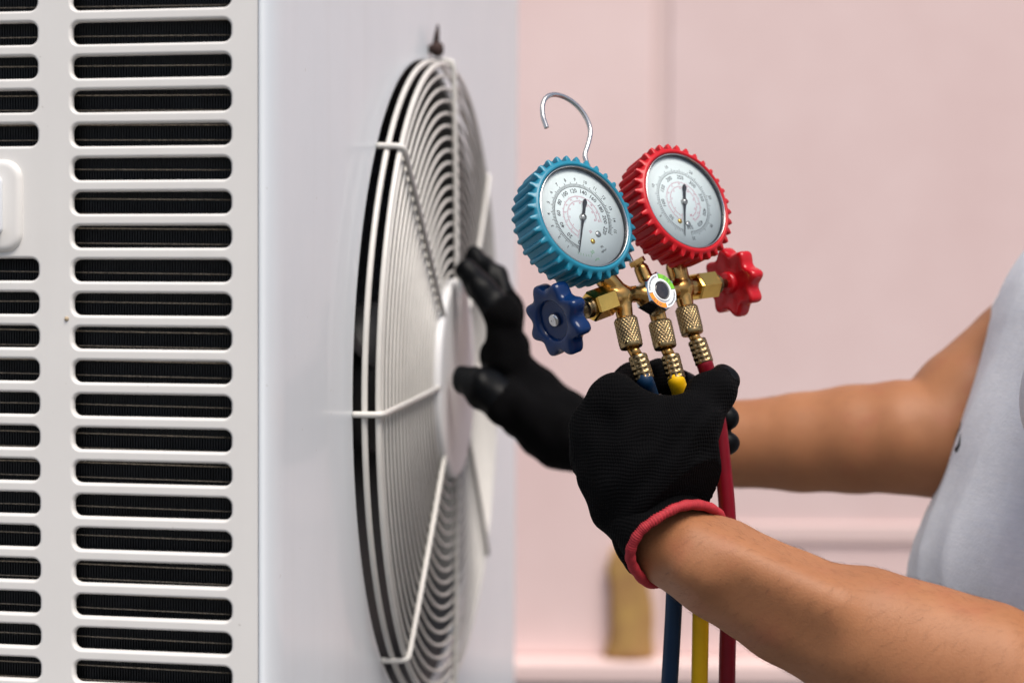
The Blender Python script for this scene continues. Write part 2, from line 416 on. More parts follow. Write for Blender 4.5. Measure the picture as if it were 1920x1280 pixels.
# ochre post on the ledge
q = P(1182, 1236, WY - 0.05)
post = MB()
prs = []
for i_ in range(16):
    t_ = i_ / 15; ring_p = []
    for j_ in range(24):
        a_ = 2 * math.pi * j_ / 24
        r_ = 0.040 * (1 + 0.10 * math.sin(3 * a_ + 5 * t_) + 0.06 * math.sin(7 * a_ - 9 * t_)) * (1.28 - 0.5 * t_ + 0.25 * t_ ** 2) * (1 if t_ < 0.9 else 0.82)
        ring_p.append((r_ * math.cos(a_) + 0.004 * math.sin(4 * t_), r_ * math.sin(a_) * 0.35, 0.232 * t_ + (0.012 * math.sin(a_ * 2) if i_ == 15 else 0)))
    prs.append(ring_p)
post.rings(prs, True, True, True)
po = post.build('rusty_post', 'ochre'); po.location = (q[0], WY - 0.021, 0.4195)
tag(po, 'short ochre rusty post standing on the ledge of the pink wall', 'post')

# ================================================================== OUTDOOR UNIT
PHI = R(8.0)
O = P(508, 640, 0.76); O[2] = 0
unit = empty('outdoor_unit', Matrix.Translation(Vector(O)) @ Matrix.Rotation(-PHI, 4, 'Z'))
tag(unit, 'white metal air conditioner outdoor unit with slotted side and round fan guard', 'air conditioner')
UW, UD, UH = 0.983, 0.38, 1.72

def rounded_rect(x0, x1, z0, z1, r, n=7):
    pts = []
    for (cx, cz, a0) in ((x1 - r, z1 - r, 0), (x0 + r, z1 - r, 90), (x0 + r, z0 + r, 180), (x1 - r, z0 + r, 270)):
        for k in range(n):
            a = R(a0 + 90 * k / (n - 1)); pts.append((cx + r * math.cos(a), cz + r * math.sin(a)))
    return pts
def sheet_with_holes(outer, holes, to3):
    """flat sheet with rolled-in hole lips; holes: (fn(offset)->loop)"""
    bm = bmesh.new(); edges = []
    def loop(pts, dep):
        return [bm.verts.new(to3(x, z, dep)) for x, z in pts]
    def join(vs):
        es = []
        for i in range(len(vs)): es.append(bm.edges.new((vs[i], vs[(i + 1) % len(vs)])))
        return es
    edges += join(loop(outer, 0))
    lips = []
    for hf in holes:
        l0 = loop(hf(0.0016), 0); edges += join(l0); lips.append((hf, l0))
    bmesh.ops.triangle_fill(bm, use_beauty=True, edges=edges)
    for f in bm.faces: f.smooth = False
    for hf, l0 in lips:
        prev = l0
        for off, dep in ((0.0011, 0.00012), (0.0006, 0.00045), (0.0002, 0.001), (0.0, 0.0018), (0.0, 0.0034)):
            cur = loop(hf(off), dep)
            for i in range(len(cur)):
                j = (i + 1) % len(cur)
                f = bm.faces.new((prev[i], prev[j], cur[j], cur[i])); f.smooth = True
            prev = cur
    bmesh.ops.recalc_face_normals(bm, faces=bm.faces[:])
    return bm
def bm_obj(name, bm, mt, parent):
    me = bpy.data.meshes.new(name); bm.to_mesh(me); bm.free(); me.materials.append(M[mt])
    o = bpy.data.objects.new(name, me); col.objects.link(o); o.parent = parent; return o

SX0, SX1 = -0.1134, -0.0225
holes = []
for k in range(-14, 40):
    zc = 1.3493 - 0.0061 - 0.01853 * k
    if zc < 0.12 or zc > UH - 0.1: continue
    for ci in range(3):
        x0, x1 = SX0 - 0.1107 * ci, SX1 - 0.1107 * ci
        zz = zc + (0.0004 if ci else 0)
        if ci == 1 and 1.217 < zz < 1.283: x0, x1 = -0.2025, -0.172
        holes.append(lambda o, x0=x0, x1=x1, z=zz: rounded_rect(x0 - o, x1 + o, z - 0.0061 - o, z + 0.0061 + o, 0.0044 + o))
bm_obj('slotted_side_panel', sheet_with_holes([(-UD, 0.03), (-0.0072, 0.03), (-0.0072, UH - 0.02), (-UD, UH - 0.02)], holes, lambda x, z, d: (x, d, z)), 'case', unit)

# embossed pad with handle on the slotted side
hp = MB()
def emb(mb, x0, x1, z0, z1, r, h, steps, base=0.0):
    rs = []
    for (o, y) in steps: rs.append([(x, base - y * h, z) for x, z in rounded_rect(x0 + o, x1 - o, z0 + o, z1 - o, max(r - o, 0.0005), 8)])
    mb.rings(rs, True, False, True)
emb(hp, -0.171, -0.1418, 1.2235, 1.2745, 0.0105, 0.0030, ((0, -0.1), (0.0003, 0.35), (0.0012, 0.75), (0.0026, 0.95), (0.004, 1.0)))
pad = hp.build('handle_pad', 'case', unit)
hg = MB(); emb(hg, -0.165, -0.1522, 1.2335, 1.265, 0.003, 0.0045, ((0, 0), (0.0002, 0.5), (0.0008, 0.85), (0.0018, 1.0)), -0.0031)
hg.build('grip', 'case_sky_tint', pad)
MB().lathe([(0.0, 0.0), (0.0026, 0.0), (0.0026, 0.0012), (0.0016, 0.0018), (0.0, 0.0012)], (-0.1545, -0.0077, 1.2372), (0, -1, 0), 16).build('screw', 'steel', pad)

# coil behind the slots: fins and tube rows
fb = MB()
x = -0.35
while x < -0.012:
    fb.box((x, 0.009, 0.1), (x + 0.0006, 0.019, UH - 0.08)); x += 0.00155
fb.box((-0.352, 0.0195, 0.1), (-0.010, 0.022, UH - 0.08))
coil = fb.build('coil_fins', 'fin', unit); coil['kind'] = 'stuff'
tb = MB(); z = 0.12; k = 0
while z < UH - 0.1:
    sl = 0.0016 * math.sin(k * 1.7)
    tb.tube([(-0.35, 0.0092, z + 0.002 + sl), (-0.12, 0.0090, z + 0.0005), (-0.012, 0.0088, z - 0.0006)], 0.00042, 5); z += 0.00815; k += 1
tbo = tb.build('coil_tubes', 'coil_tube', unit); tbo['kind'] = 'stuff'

# front panel wraps the corner; round opening for the fan
UC, ZC, RO = 0.442, 1.131, 0.265
NH = 160
circ = lambda o: [(UC + (RO + o) * math.cos(2 * math.pi * i / NH), ZC + (RO + o) * math.sin(2 * math.pi * i / NH)) for i in range(NH)]
bm = sheet_with_holes([(0.024, 0.02), (UW - 0.01, 0.02), (UW - 0.01, UH), (0.024, UH)], [circ], lambda u, z, d: (-d, u, z))
def strip(prof):
    a = [bm.verts.new((x, y, 0.02)) for x, y in prof]; b = [bm.verts.new((x, y, UH)) for x, y in prof]
    for i in range(len(prof) - 1):
        f = bm.faces.new((a[i], a[i + 1], b[i + 1], b[i])); f.smooth = True
pr = [(-0.0068, 0.002), (-0.0068, -0.0006), (-0.0062, -0.0010)]
for k in range(9):
    a = R(90 * k / 8); pr.append((-0.0050 + 0.0050 * math.sin(a), 0.024 - 0.0250 * math.cos(a)))
strip(pr)
strip([(0, UW - 0.01)] + [(-0.006 + 0.006 * math.cos(R(15 * k)), UW - 0.01 + 0.01 * math.sin(R(15 * k))) for k in range(1, 7)] + [(-UD, UW)])
bmesh.ops.recalc_face_normals(bm, faces=bm.faces[:])
bm_obj('front_panel', bm, 'case_sky_tint', unit)
MB().box((-UD, -0.004, UH), (0.004, UW + 0.004, UH + 0.035), 0, 0.006).build('top_cover', 'case', unit)
MB().box((-UD + 0.002, 0.004, 0.0), (-0.004, UW - 0.004, 0.024), 0, 0.003).build('base_pan', 'case', unit)
MB().box((-UD - 0.002, 0.0, 0.03), (-UD - 0.0002, UW, UH - 0.002)).build('rear_panel', 'black', unit)

# bellmouth, fan and motor inside the opening
bl = MB(); rs = []
for r_, d_ in ((RO + 0.0002, 0.0032), (RO - 0.002, 0.008), (RO - 0.006, 0.02), (RO - 0.008, 0.05), (RO - 0.006, 0.075)):
    rs.append([(-d_, UC + r_ * math.cos(2 * math.pi * i / 96), ZC + r_ * math.sin(2 * math.pi * i / 96)) for i in range(96)])
bl.rings(rs).build('bellmouth', 'bell', unit)
fanm = MB(); fanm.lathe([(0.0, 0.0), (0.055, 0.0), (0.062, 0.01), (0.065, 0.05), (0.0, 0.05)], (-0.085, UC, ZC), (1, 0, 0), 40)
fan = fanm.build('fan_rotor', 'black', unit)
for bI in range(3):
    rs = []
    for i in range(14):
        t = i / 13; r_ = 0.06 + t * 0.195; row = []
        for j in range(9):
            s = j / 8 - 0.5; a = R(bI * 120 + 15) + s * R(88) * (0.8 + 0.3 * t) - 0.35 * t
            row.append((-0.062 + s * 0.055, UC + r_ * math.cos(a), ZC + r_ * math.sin(a)))
        rs.append(row)
    MB().rings(rs, False).build('fan_blade', 'black', fan)

# fan guard: hub plate, concentric wire rings, bent spokes
gm = MB(); HR = 0.0845
gm.lathe([(0.0, -0.008), (HR - 0.003, -0.008), (HR, -0.006), (HR, 0.0075), (HR - 0.0015, 0.0093), (HR - 0.006, 0.0100), (0.0, 0.0104)], (0.0145, UC, ZC), (1, 0, 0), 72)
guard = gm.build('fan_guard', 'hub', unit)
def ring(h, r_, wr, name='guard_ring'):
    n = 112
    MB().tube([(h, UC + r_ * math.cos(2 * math.pi * i / n), ZC + r_ * math.sin(2 * math.pi * i / n)) for i in range(n)], wr, 8, closed=True).build(name, 'guard', guard)
def gh(r_): return 0.0165 + 0.0025 * (1 - (r_ / 0.268) ** 2)
ring(0.0075, 0.2640, 0.0022); ring(0.0165, 0.2620, 0.0022)
NR = 17
for k in range(NR):
    r_ = 0.2525 - k * (0.2525 - 0.0905) / (NR - 1); ring(gh(r_), r_, 0.00125)
for deg in (2, 45, 92, 139, 182, 227, 272, 316):
    a = R(deg)
    ca, sa = math.cos(a), math.sin(a)
    pts = [(0.0005, UC + 0.2675 * ca, ZC + 0.2675 * sa), (0.010, UC + 0.2672 * ca, ZC + 0.2672 * sa), (0.0165, UC + 0.2665 * ca, ZC + 0.2665 * sa),
           (0.0195, UC + 0.2645 * ca, ZC + 0.2645 * sa), (0.0202, UC + 0.258 * ca, ZC + 0.258 * sa)]
    for r_ in (0.24, 0.2, 0.15, 0.1, HR - 0.004): pts.append((gh(r_) + 0.0036, UC + r_ * ca, ZC + r_ * sa))
    MB().tube(spline(pts, 40), 0.0022, 8).build('guard_spoke', 'guard', guard)
bt = MB(); a = R(93)
bt.lathe([(0.0, 0.0), (0.0035, 0.0), (0.004, 0.002), (0.0058, 0.004), (0.0068, 0.007), (0.006, 0.010), (0.004, 0.012), (0.0, 0.0128)], (0.0, UC + 0.276 * math.cos(a), ZC + 0.276 * math.sin(a)), (1, 0, 0), 10)
bt.lathe([(0.0, 0.0), (0.003, 0.0), (0.0022, 0.008), (0.0010, 0.015), (0.0, 0.016)], (0.006, UC + 0.276 * math.cos(a), ZC + 0.281 * math.sin(a)), (0.1, 0, 1), 8)
bt.build('rusty_bolt', 'rust', unit)
rc = P(108, 598, 0.765)
loc = unit.matrix_world.inverted() @ Vector(rc)
ch = MB(); ch.lathe([(0.0, 0.0), (0.0014, 0.0), (0.0011, 0.0007), (0.0, 0.0009)], (loc.x, -0.0001, loc.z), (0, -1, 0), 7); ch.build('paint_chip', 'chip', unit)

# ================================================================== MANIFOLD GAUGE SET
AX = RT * 0.770 + UP * 0.157 + FW * 0.617; AX /= np.linalg.norm(AX)
AN = RT * 0.552 + UP * 0.322 - FW * 0.770; AN -= AX * (AN @ AX); AN /= np.linalg.norm(AN)
AZ = np.cross(AN, AX)
MO = P(1222, 548, 0.872)
mw = Matrix.Identity(4)
for i in range(3):
    mw[i][0] = AX[i]; mw[i][1] = -AN[i]; mw[i][2] = AZ[i]; mw[i][3] = MO[i]
man = empty('manifold_gauge_set', mw)
tag(man, 'brass manifold gauge set with blue and red gauges held by gloved hand', 'gauge')
def ML(px, py, c=0.0):
    """point of the manifold's own frame (metres) seen at a pixel, c in front of its middle plane"""
    r = ray(px, py); t = ((MO + AN * c - CAM) @ AN) / (r @ AN); q = CAM + r * t - MO
    return np.array([q @ AX, -(q @ AN), q @ AZ])
def unitv(v): v = np.array(v, float); return v / np.linalg.norm(v)

BC, RC = ML(1165, 554), ML(1279, 541)
CC = ML(1222, 550)
BK, RK = ML(1048, 597), ML(1374, 529)           # valve knob centres
bax, rax = unitv(BK - BC), unitv(RK - RC)
BG, RG = ML(1093, 407, 0.022), ML(1283, 378, 0.022)
BG0 = BG + np.array([0, 0.022, 0]); RG0 = RG + np.array([0, 0.022, 0])
bst, rst = unitv(BG0 - BC), unitv(RG0 - RC)
hz = {'blue': (ML(1172, 596), ML(1184.5, 652), ML(1195, 666), ML(1209, 712)),
      'yellow': (ML(1236.5, 602), ML(1248, 653), ML(1256, 666), ML(1268, 712)),
      'red': (ML(1286, 575), ML(1299, 627), ML(1306, 637), ML(1321, 681))}
bd, rd, yd = unitv(hz['blue'][1] - hz['blue'][0]), unitv(hz['red'][1] - hz['red'][0]), unitv(hz['yellow'][1] - hz['yellow'][0])

# brass body: two crosses, bridge, centre boss and top port, blended
mm = 0.001
body = [cone(BC, BC + bst * 14 * mm, 6.0 * mm, 6.6 * mm, 2 * mm), cone(BC, hz['blue'][0], 6.0 * mm, 5.0 * mm, 2 * mm),
        cone(BC, BC + bax * 12 * mm, 6.0 * mm, 6.0 * mm, 2 * mm),
        cone(RC, RC + rst * 14 * mm, 6.0 * mm, 6.8 * mm, 2 * mm), cone(RC, hz['red'][0], 6.0 * mm, 5.0 * mm, 2 * mm),
        cone(RC, RC + rax * 12 * mm, 6.0 * mm, 6.0 * mm, 2 * mm),
        cone(BC, RC, 5.2 * mm, 5.2 * mm, 3 * mm),
        cone(CC + np.array([0, 3, -1]) * mm, CC + np.array([0, -4, -1]) * mm, 8.0 * mm, 7.5 * mm, 3 * mm),
        cone(CC, hz['yellow'][0], 5.6 * mm, 4.9 * mm, 3 * mm),
        cone(CC, ML(1203, 505), 5.2 * mm, 4.6 * mm, 2 * mm)]
lo, hi = bounds(body, 0.003)
nb = net_obj('brass_body', lambda X: field(X, body), lo, hi, 0.0008, 'brass'); nb.parent = man
def part(mb, name, mt, parent=man, sharp=35): return mb.build(name, mt, parent, sharp)

# threaded gauge stems
for cpt, st, nm in ((BC, bst, 'blue'), (RC, rst, 'red')):
    mb = MB(); pr = [(5.4 * mm, 11 * mm)]
    for k in range(7): pr += [(5.9 * mm, (13 + k * 1.1) * mm), (5.3 * mm, (13.55 + k * 1.1) * mm)]
    pr += [(5.6 * mm, 21 * mm), (8.0 * mm, 21.5 * mm), (8.2 * mm, 25 * mm), (7 * mm, 26 * mm)]
    mb.lathe(pr, cpt, st, 28); part(mb, 'gauge_stem', 'brass')

# gauges
_tcache = {}
def glyphs(s):
    if s not in _tcache:
        c = bpy.data.curves.new('t', 'FONT'); c.body = s; c.size = 1.0; c.align_x = 'CENTER'; c.align_y = 'CENTER'; c.resolution_u = 2; c.offset = 0.012
        o = bpy.data.objects.new('t', c); col.objects.link(o)
        bpy.context.view_layer.update()
        me = bpy.data.meshes.new_from_object(o.evaluated_get(bpy.context.evaluated_depsgraph_get()))
        _tcache[s] = ([tuple(v.co) for v in me.vertices], [tuple(p.vertices) for p in me.polygons])
        bpy.data.objects.remove(o); bpy.data.curves.remove(c); bpy.data.meshes.remove(me)
    return _tcache[s]
def put_text(mb, s, x, z, size, rot, y, o, mi=0):
    vs, fs = glyphs(s); c, sn = math.cos(rot), math.sin(rot)
    mb.add([(o[0] + x + size * (a * c - b * sn), o[1] + y, o[2] + z + size * (a * sn + b * c)) for a, b, _ in vs], fs, mi, False)
def tick(mb, ang, r0, r1, wd, y, o, mi=0):
    s, c = math.sin(ang), math.cos(ang); p = lambda r, q: (o[0] + r * s + q * c, o[1] + y, o[2] + r * c - q * s)
    mb.add([p(r0, -wd / 2), p(r1, -wd / 2), p(r1, wd / 2), p(r0, wd / 2)], [(0, 1, 2, 3)], mi, False)
def arc(mb, a0, a1, r, wd, y, o, mi=0, n=70):
    v = []
    for i in range(n + 1):
        a = a0 + (a1 - a0) * i / n
        for rr in (r - wd / 2, r + wd / 2): v.append((o[0] + rr * math.sin(a), o[1] + y, o[2] + rr * math.cos(a)))
    mb.add(v, [(2 * i, 2 * i + 1, 2 * i + 3, 2 * i + 2) for i in range(n)], mi, False)

def gauge(name, g, boot, a0, a1, nmaj, labels, outer, ink, needle, kind):
    """g: centre on the manifold plane, local frame of man"""
    o = np.array(g)
    NL, NS = 32, 16
    def fn(p, t):
        ph = (t * NL / (2 * math.pi)) % 1.0
        q_ = abs(ph - 0.5) / 0.24
        c = math.sqrt(1 - q_ * q_) if q_ < 1 else 0.0
        return p[0] + 2.9 * mm * p[2] * c
    prof = [(16, -1, 0), (31, -1, 0), (33.8, 0, .3), (35.0, 1.6, .8), (35.3, 4, .9), (35.6, 10, .95), (35.8, 18, 1), (35.9, 20.2, 1.25),
            (35.9, 22.2, 1.25), (35.7, 23.0, .85), (35.5, 23.4, 0), (34.6, 24.4, 0), (33.4, 24.8, 0), (32.6, 24.4, 0), (32.2, 22.8, 0), (32.0, 17, 0)]
    mb = MB(); mb.lathe([(r_ * mm, c * mm, k) for r_, c, k in prof], o, (0, -1, 0), NL * NS, fn=fn, caps=(True, False))
    bo = mb.build(name, boot, man); bo.data.set_sharp_from_angle(angle=R(50))
    mb = MB(); mb.lathe([(32.3 * mm, 20 * mm), (32.2 * mm, 24.0 * mm), (31.8 * mm, 24.5 * mm), (31.5 * mm, 24.3 * mm), (31.4 * mm, 19.5 * mm)], o, (0, -1, 0), 72, caps=(False, False))
    mb.build('bezel', 'steel', bo)
    mb = MB(); mb.lathe([(31.4 * mm, 23.4 * mm), (31.2 * mm, 23.4 * mm), (31.0 * mm, 21.3 * mm)], o, (0, -1, 0), 72, caps=(False, False)); mb.build('gasket', 'black', bo)
    mb = MB(); mb.lathe([(0, 21.2 * mm), (31.3 * mm, 21.2 * mm), (31.4 * mm, 19.7 * mm)], o, (0, -1, 0), 72); mb.build('dial', 'dial', bo)
    mb = MB(); mb.lathe([(0, 24.6 * mm), (10 * mm, 24.5 * mm), (20 * mm, 24.2 * mm), (30 * mm, 23.6 * mm), (31.4 * mm, 23.4 * mm)], o, (0, -1, 0), 72, caps=(False, False))
    f_ = mb.f[100]; a_, b_, c_ = (Vector(mb.v[i]) for i in f_[:3])
    if (b_ - a_).cross(c_ - a_).y > 0: mb.f = [q_[::-1] for q_ in mb.f]
    gl = mb.build('glass', 'glass', bo)
    y = -21.28 * mm
    pk = MB(); A = lambda f_: R(a0 + (a1 - a0) * f_)
    inks = [ink, 'ink_pink', 'ink_green', 'ink_grey']
    nt_ = nmaj * 5
    for i in range(nt_ + 1):
        tick(pk, A(i / nt_), 19.6 * mm, (22.8 if i % 5 == 0 else 21.8) * mm, 0.34 * mm, y, o, 0)
    arc(pk, A(0), A(1), 19.8 * mm, 0.22 * mm, y - 0.02 * mm, o, 0)
    for f_, s in labels:
        a = A(f_); put_text(pk, s, 17.0 * mm * math.sin(a), 17.0 * mm * math.cos(a), 3.7 * mm, -a, y, o, 0)
    for f_, s in outer:
        a = A(f_); put_text(pk, s, 24.4 * mm * math.sin(a), 24.4 * mm * math.cos(a), 2.9 * mm, -a, y, o, 0 if kind == 'blue' else 3)
    for r_, n_ in ((13.4, 60), (10.4, 48)):
        arc(pk, A(0.02), A(0.93), r_ * mm, 0.22 * mm, y, o, 1)
        for i in range(n_ + 1):
            a = A(0.02 + 0.91 * i / n_); tick(pk, a, r_ * mm, (r_ + (1.3 if i % 5 == 0 else 0.7)) * mm, 0.2 * mm, y - 0.02 * mm, o, 1)
        for i in range(0, n_ + 1, 6):
            a = A(0.02 + 0.91 * i / n_); put_text(pk, str(i), (r_ - 1.1) * mm * math.sin(a), (r_ - 1.1) * mm * math.cos(a), 1.5 * mm, -a, y, o, 1)
    if kind == 'blue':
        put_text(pk, '30', *np.array((-1.5, -22.0)) * mm * 1.0, 3.0 * mm, R(17), y, o, 2)
        for k in range(6): tick(pk, R(-172 + k * 4.5), 23.4 * mm, 25 * mm, 0.25 * mm, y, o, 2)
        put_text(pk, 'inHg', 0.0 * mm, -26.6 * mm, 1.9 * mm, R(17), y, o, 2)
        put_text(pk, 'PSI', 7.2 * mm, -19.6 * mm, 1.9 * mm, R(17), y, o, 0)
        put_text(pk, 'kgf/cm²', 7.7 * mm, -22.0 * mm, 1.7 * mm, R(17), y, o, 0)
        put_text(pk, '22', 2.5 * mm, -9.4 * mm, 2.2 * mm, R(17), y, o, 1)
        sc1, sc2 = (7.6, -11.5), (1.6, -15.4)
    else:
        put_text(pk, '22', 2.0 * mm, -9.4 * mm, 1.6 * mm, R(10), y, o, 1)
        sc1, sc2 = (-3.0, -14.6), (-9.2, -12.0)
    pk.build('dial_print', inks, bo)
    for (sx, sz), mt, r_ in ((sc1, 'steel', 2.0), (sc2, 'brass_bright', 1.6)):
        mb = MB(); mb.lathe([(r_ * mm, 0), (r_ * mm, .5 * mm), (r_ * .6 * mm, .9 * mm), (0, 1.0 * mm)], o + np.array([sx * mm, -21.22 * mm, sz * mm]), (0, -1, 0), 16)
        mb.build('dial_screw', mt, bo)
    # needle
    nd = MB(); an = R(needle); s, c = math.sin(an), math.cos(an)
    def Q(r_, q_, yy): return (o[0] + (r_ * s + q_ * c) * mm, o[1] + yy * mm, o[2] + (r_ * c - q_ * s) * mm)
    out = [(24.5, 0.12), (8, 0.55), (2.5, 0.9), (0, 2.2), (-2.5, 0.95), (-6.5, 0.9), (-10.5, 1.55), (-11.6, 1.1), (-12.6, 0.1)]
    pl = [(r_, q_) for r_, q_ in out] + [(r_, -q_) for r_, q_ in out[::-1]]
    n_ = len(pl)
    nd.add([Q(a_, b_, -22.6) for a_, b_ in pl] + [Q(a_, b_, -22.3) for a_, b_ in pl],
           [(i, n_ - 1 - i, n_ - 2 - i, i + 1) for i in range(len(out) - 1)] + [(i, (i + 1) % n_, n_ + (i + 1) % n_, n_ + i) for i in range(n_)], 0, False)
    nd.build('needle', 'ink', bo)
    mb = MB(); mb.lathe([(2.2 * mm, 21.1 * mm), (2.2 * mm, 22.9 * mm), (1.5 * mm, 23.1 * mm), (1.4 * mm, 23.4 * mm), (0, 23.5 * mm)], o, (0, -1, 0), 20); mb.build('pivot', 'steel', bo)
    return bo
gb = gauge('blue_gauge', BG0, 'boot_blue', -149.5, 126, 22, [(i / 11, str(20 * i)) for i in range(12)], [(i / 15.47, str(i)) for i in range(1, 16)], 'ink', -149.5, 'blue')
gr = gauge('red_gauge', RG0, 'boot_red', -154.8, 188, 20, [(i / 10, str(50 * i)) for i in range(1, 11)], [(i / 35.2, str(i)) for i in range(5, 36, 5)], 'ink_grey', -154.8, 'red')

# valves: hex bonnet, gland, stem, scalloped handwheel
def knob(name, mt, c, ax):
    NL, S = 8, 12; ph0 = 0.35
    def outline(t):
        u = (t * NL / (2 * math.pi) + ph0) % 1.0
        d = abs(u - 0.5) * 2                       # 0 at lobe centre, 1 between lobes
        return 18.3 + 4.7 * (0.5 + 0.5 * math.cos(math.pi * d)) ** 1.25
    st = [('r', 0.01, -7.5), ('r', 6.2, -7.5), ('r', 7.0, -6.8), ('r', 7.4, -3.6), ('r', 12, -3.4), ('o', -4.0, -4.6), ('o', -1.4, -4.6), ('o', -.4, -3.6), ('o', 0, -2),
          ('o', 0, 3.4), ('o', -.5, 5.2), ('o', -1.6, 6.2), ('o', -3.4, 6.5), ('r', 13.2, 6.4), ('r', 12.2, 5.6), ('r', 11.4, 3.2), ('r', 6, 2.6), ('r', 0.01, 2.6)]
    def fn(p, t): return p[0] * mm if p[2] == 'r' else (outline(t) + p[0]) * mm
    mb = MB(); mb.lathe([(v_, z_ * mm, k_) for k_, v_, z_ in st], c, ax, NL * S, fn=fn)
    ko = mb.build(name, mt, man); ko.data.set_sharp_from_angle(angle=R(55))
    mb = MB(); mb.lathe([(4.2 * mm, 2.4 * mm), (4.2 * mm, 4.4 * mm), (3.2 * mm, 5.4 * mm), (1.6 * mm, 5.7 * mm), (0.9 * mm, 5.2 * mm), (0, 5.2 * mm)], c, ax, 24); mb.build('screw', 'steel', ko)
    return ko
for cpt, kc, ax, nm, hm in ((BC, BK, bax, 'blue', 'brass_bright'), (RC, RK, rax, 'red', 'brass_bright')):
    L = np.linalg.norm(kc - cpt)
    up = np.array([0, -1, 0.35]) if nm == 'blue' else np.array([0, -1, -0.25])
    mb = MB(); mb.hexa(cpt + ax * 10 * mm, ax, 18 * mm, 9.4 * mm, ref=up, ch=0.1); vb = mb.build('valve_bonnet', hm, man)
    mb = MB(); pr = [(6.4 * mm, 27.5 * mm), (6.4 * mm, 29 * mm)]
    for k in range(3): pr += [(5.6 * mm, (29.4 + k * .9) * mm), (6.2 * mm, (29.9 + k * .9) * mm)]
    pr += [(5.0 * mm, 32.4 * mm), (3.0 * mm, 32.6 * mm), (3.0 * mm, L - 4 * mm)]
    mb.lathe(pr, cpt, ax, 24); mb.build('valve_stem', 'brass_dark', man)
    knob(nm + '_handwheel', 'knob_' + nm, kc, ax)

# sight glass in the middle
SC = ML(1241, 545, 0.0135)
sm = 1.3 * mm; sg = MB(); rf = np.array([math.sin(R(8)), 0, math.cos(R(8))])
sg.lathe([(8.6 * sm, -11 * sm), (9.9 * sm, -9.5 * sm), (9.9 * sm, -0.9 * sm), (9.2 * sm, 0.0), (0, 0.0)], SC, (0, -1, 0), 6, smooth=False, ref=rf)
so = sg.build('sight_glass_nut', 'chrome', man)
def annulus(r0, r1, a0, a1, c, name, mt, n=40):
    mb = MB(); arc(mb, R(a0), R(a1), (r0 + r1) / 2 * sm, (r1 - r0) * sm, -c * sm, SC, 0, n); return mb.build(name, mt, so)
annulus(5.2, 8.5, 0, 360, 0.10, 'label_ring', 'label_white', 60)
annulus(6.1, 8.45, 5, 92, 0.16, 'label_segment', 'label_green')
annulus(6.1, 8.45, 184, 270, 0.16, 'label_segment', 'label_orange')
lt = MB()
for i, ch_ in enumerate('DRY'):
    a = R(35 + 15 * i); put_text(lt, ch_, 7.25 * math.sin(a) * sm, 7.25 * math.cos(a) * sm, 1.9 * sm, -a, -0.2 * sm, SC)
for i, ch_ in enumerate('WET'):
    a = R(213 + 15 * i); put_text(lt, ch_, 7.25 * math.sin(a) * sm, 7.25 * math.cos(a) * sm, 1.9 * sm, -a, -0.2 * sm, SC)
for a_ in (5, 92, 184, 270): tick(lt, R(a_), 6.0 * sm, 8.5 * sm, 0.25 * sm, -0.2 * sm, SC)
for a_ in list(range(102, 176, 4)) + list(range(280, 358, 4)): tick(lt, R(a_ + random.uniform(-.6, .6)), 7.0 * sm, random.uniform(7.6, 8.0) * sm, 0.28 * sm, -0.2 * sm, SC, 0)
lt.build('label_print', 'ink_grey', so)
mb = MB(); mb.lathe([(5.5 * sm, 0.05 * sm), (5.3 * sm, 0.7 * sm), (4.7 * sm, 0.7 * sm), (4.5 * sm, 0.12 * sm)], SC, (0, -1, 0), 40, caps=(False, False)); mb.build('glass_rim', 'label_white', so)
mb = MB(); mb.lathe([(4.6 * sm, 0.14 * sm), (3.5 * sm, 0.3 * sm), (0, 0.42 * sm)], SC, (0, -1, 0), 32); mb.build('sight_window', 'sight', so)

# top port with hook
TP = ML(1203, 505); TT = ML(1191, 484); td = unitv(TT - TP)
mb = MB(); mb.lathe([(4.4 * mm, -4 * mm), (4.4 * mm, 0), (3.6 * mm, .3 * mm), (3.6 * mm, 4 * mm)], TP, td, 24)
mb.hexa(TP + td * 3.6 * mm, td, 3.4 * mm, 5.4 * mm); mb.build('top_port', 'brass', man, 35)
hk = [ML(1193, 489), ML(1187, 477), ML(1165, 430), ML(1128, 348), ML(1112, 312), ML(1106, 297), ML(1104, 284), ML(1110, 264), ML(1114, 243), ML(1109, 222), ML(1096, 201), ML(1079, 185),
      ML(1060, 175), ML(1043, 172.5), ML(1030, 179), ML(1024, 194), ML(1025, 213), ML(1029, 226), ML(1032, 235)]
hk = [p + np.array([0, 0.004, 0]) for p in hk]
mb = MB(); mb.tube(spline(hk, 140), 1.55 * mm, 14); mb.build('hook', 'steel', man)

# ================================================================== HOSES
def w3(p): return np.array(man.matrix_world @ Vector(p))
HB = {'blue': [(1222, 752, .857), (1245, 850, .866), (1257, 950, .872), (1265, 1050, .874), (1264, 1120, .875), (1260, 1200, .876), (1254, 1300, .878), (1244, 1450, .885)],
      'yellow': [(1283, 762, .868), (1299, 850, .872), (1310, 950, .875), (1315, 1050, .877), (1314, 1130, .878), (1313, 1200, .879), (1311, 1300, .881), (1306, 1450, .888)],
      'red': [(1333, 722, .880), (1346, 790, .880), (1354, 860, .880), (1363, 950, .881), (1367, 1050, .882), (1366, 1150, .883), (1364, 1220, .884), (1363, 1300, .886), (1362, 1450, .892)]}
LB = {'blue': 'dark blue rubber hose screwed to the left brass port beside the blue handwheel',
      'yellow': 'bright yellow rubber hose screwed to the middle brass port under the sight glass',
      'red': 'dark red rubber hose screwed to the brass port under the red gauge'}
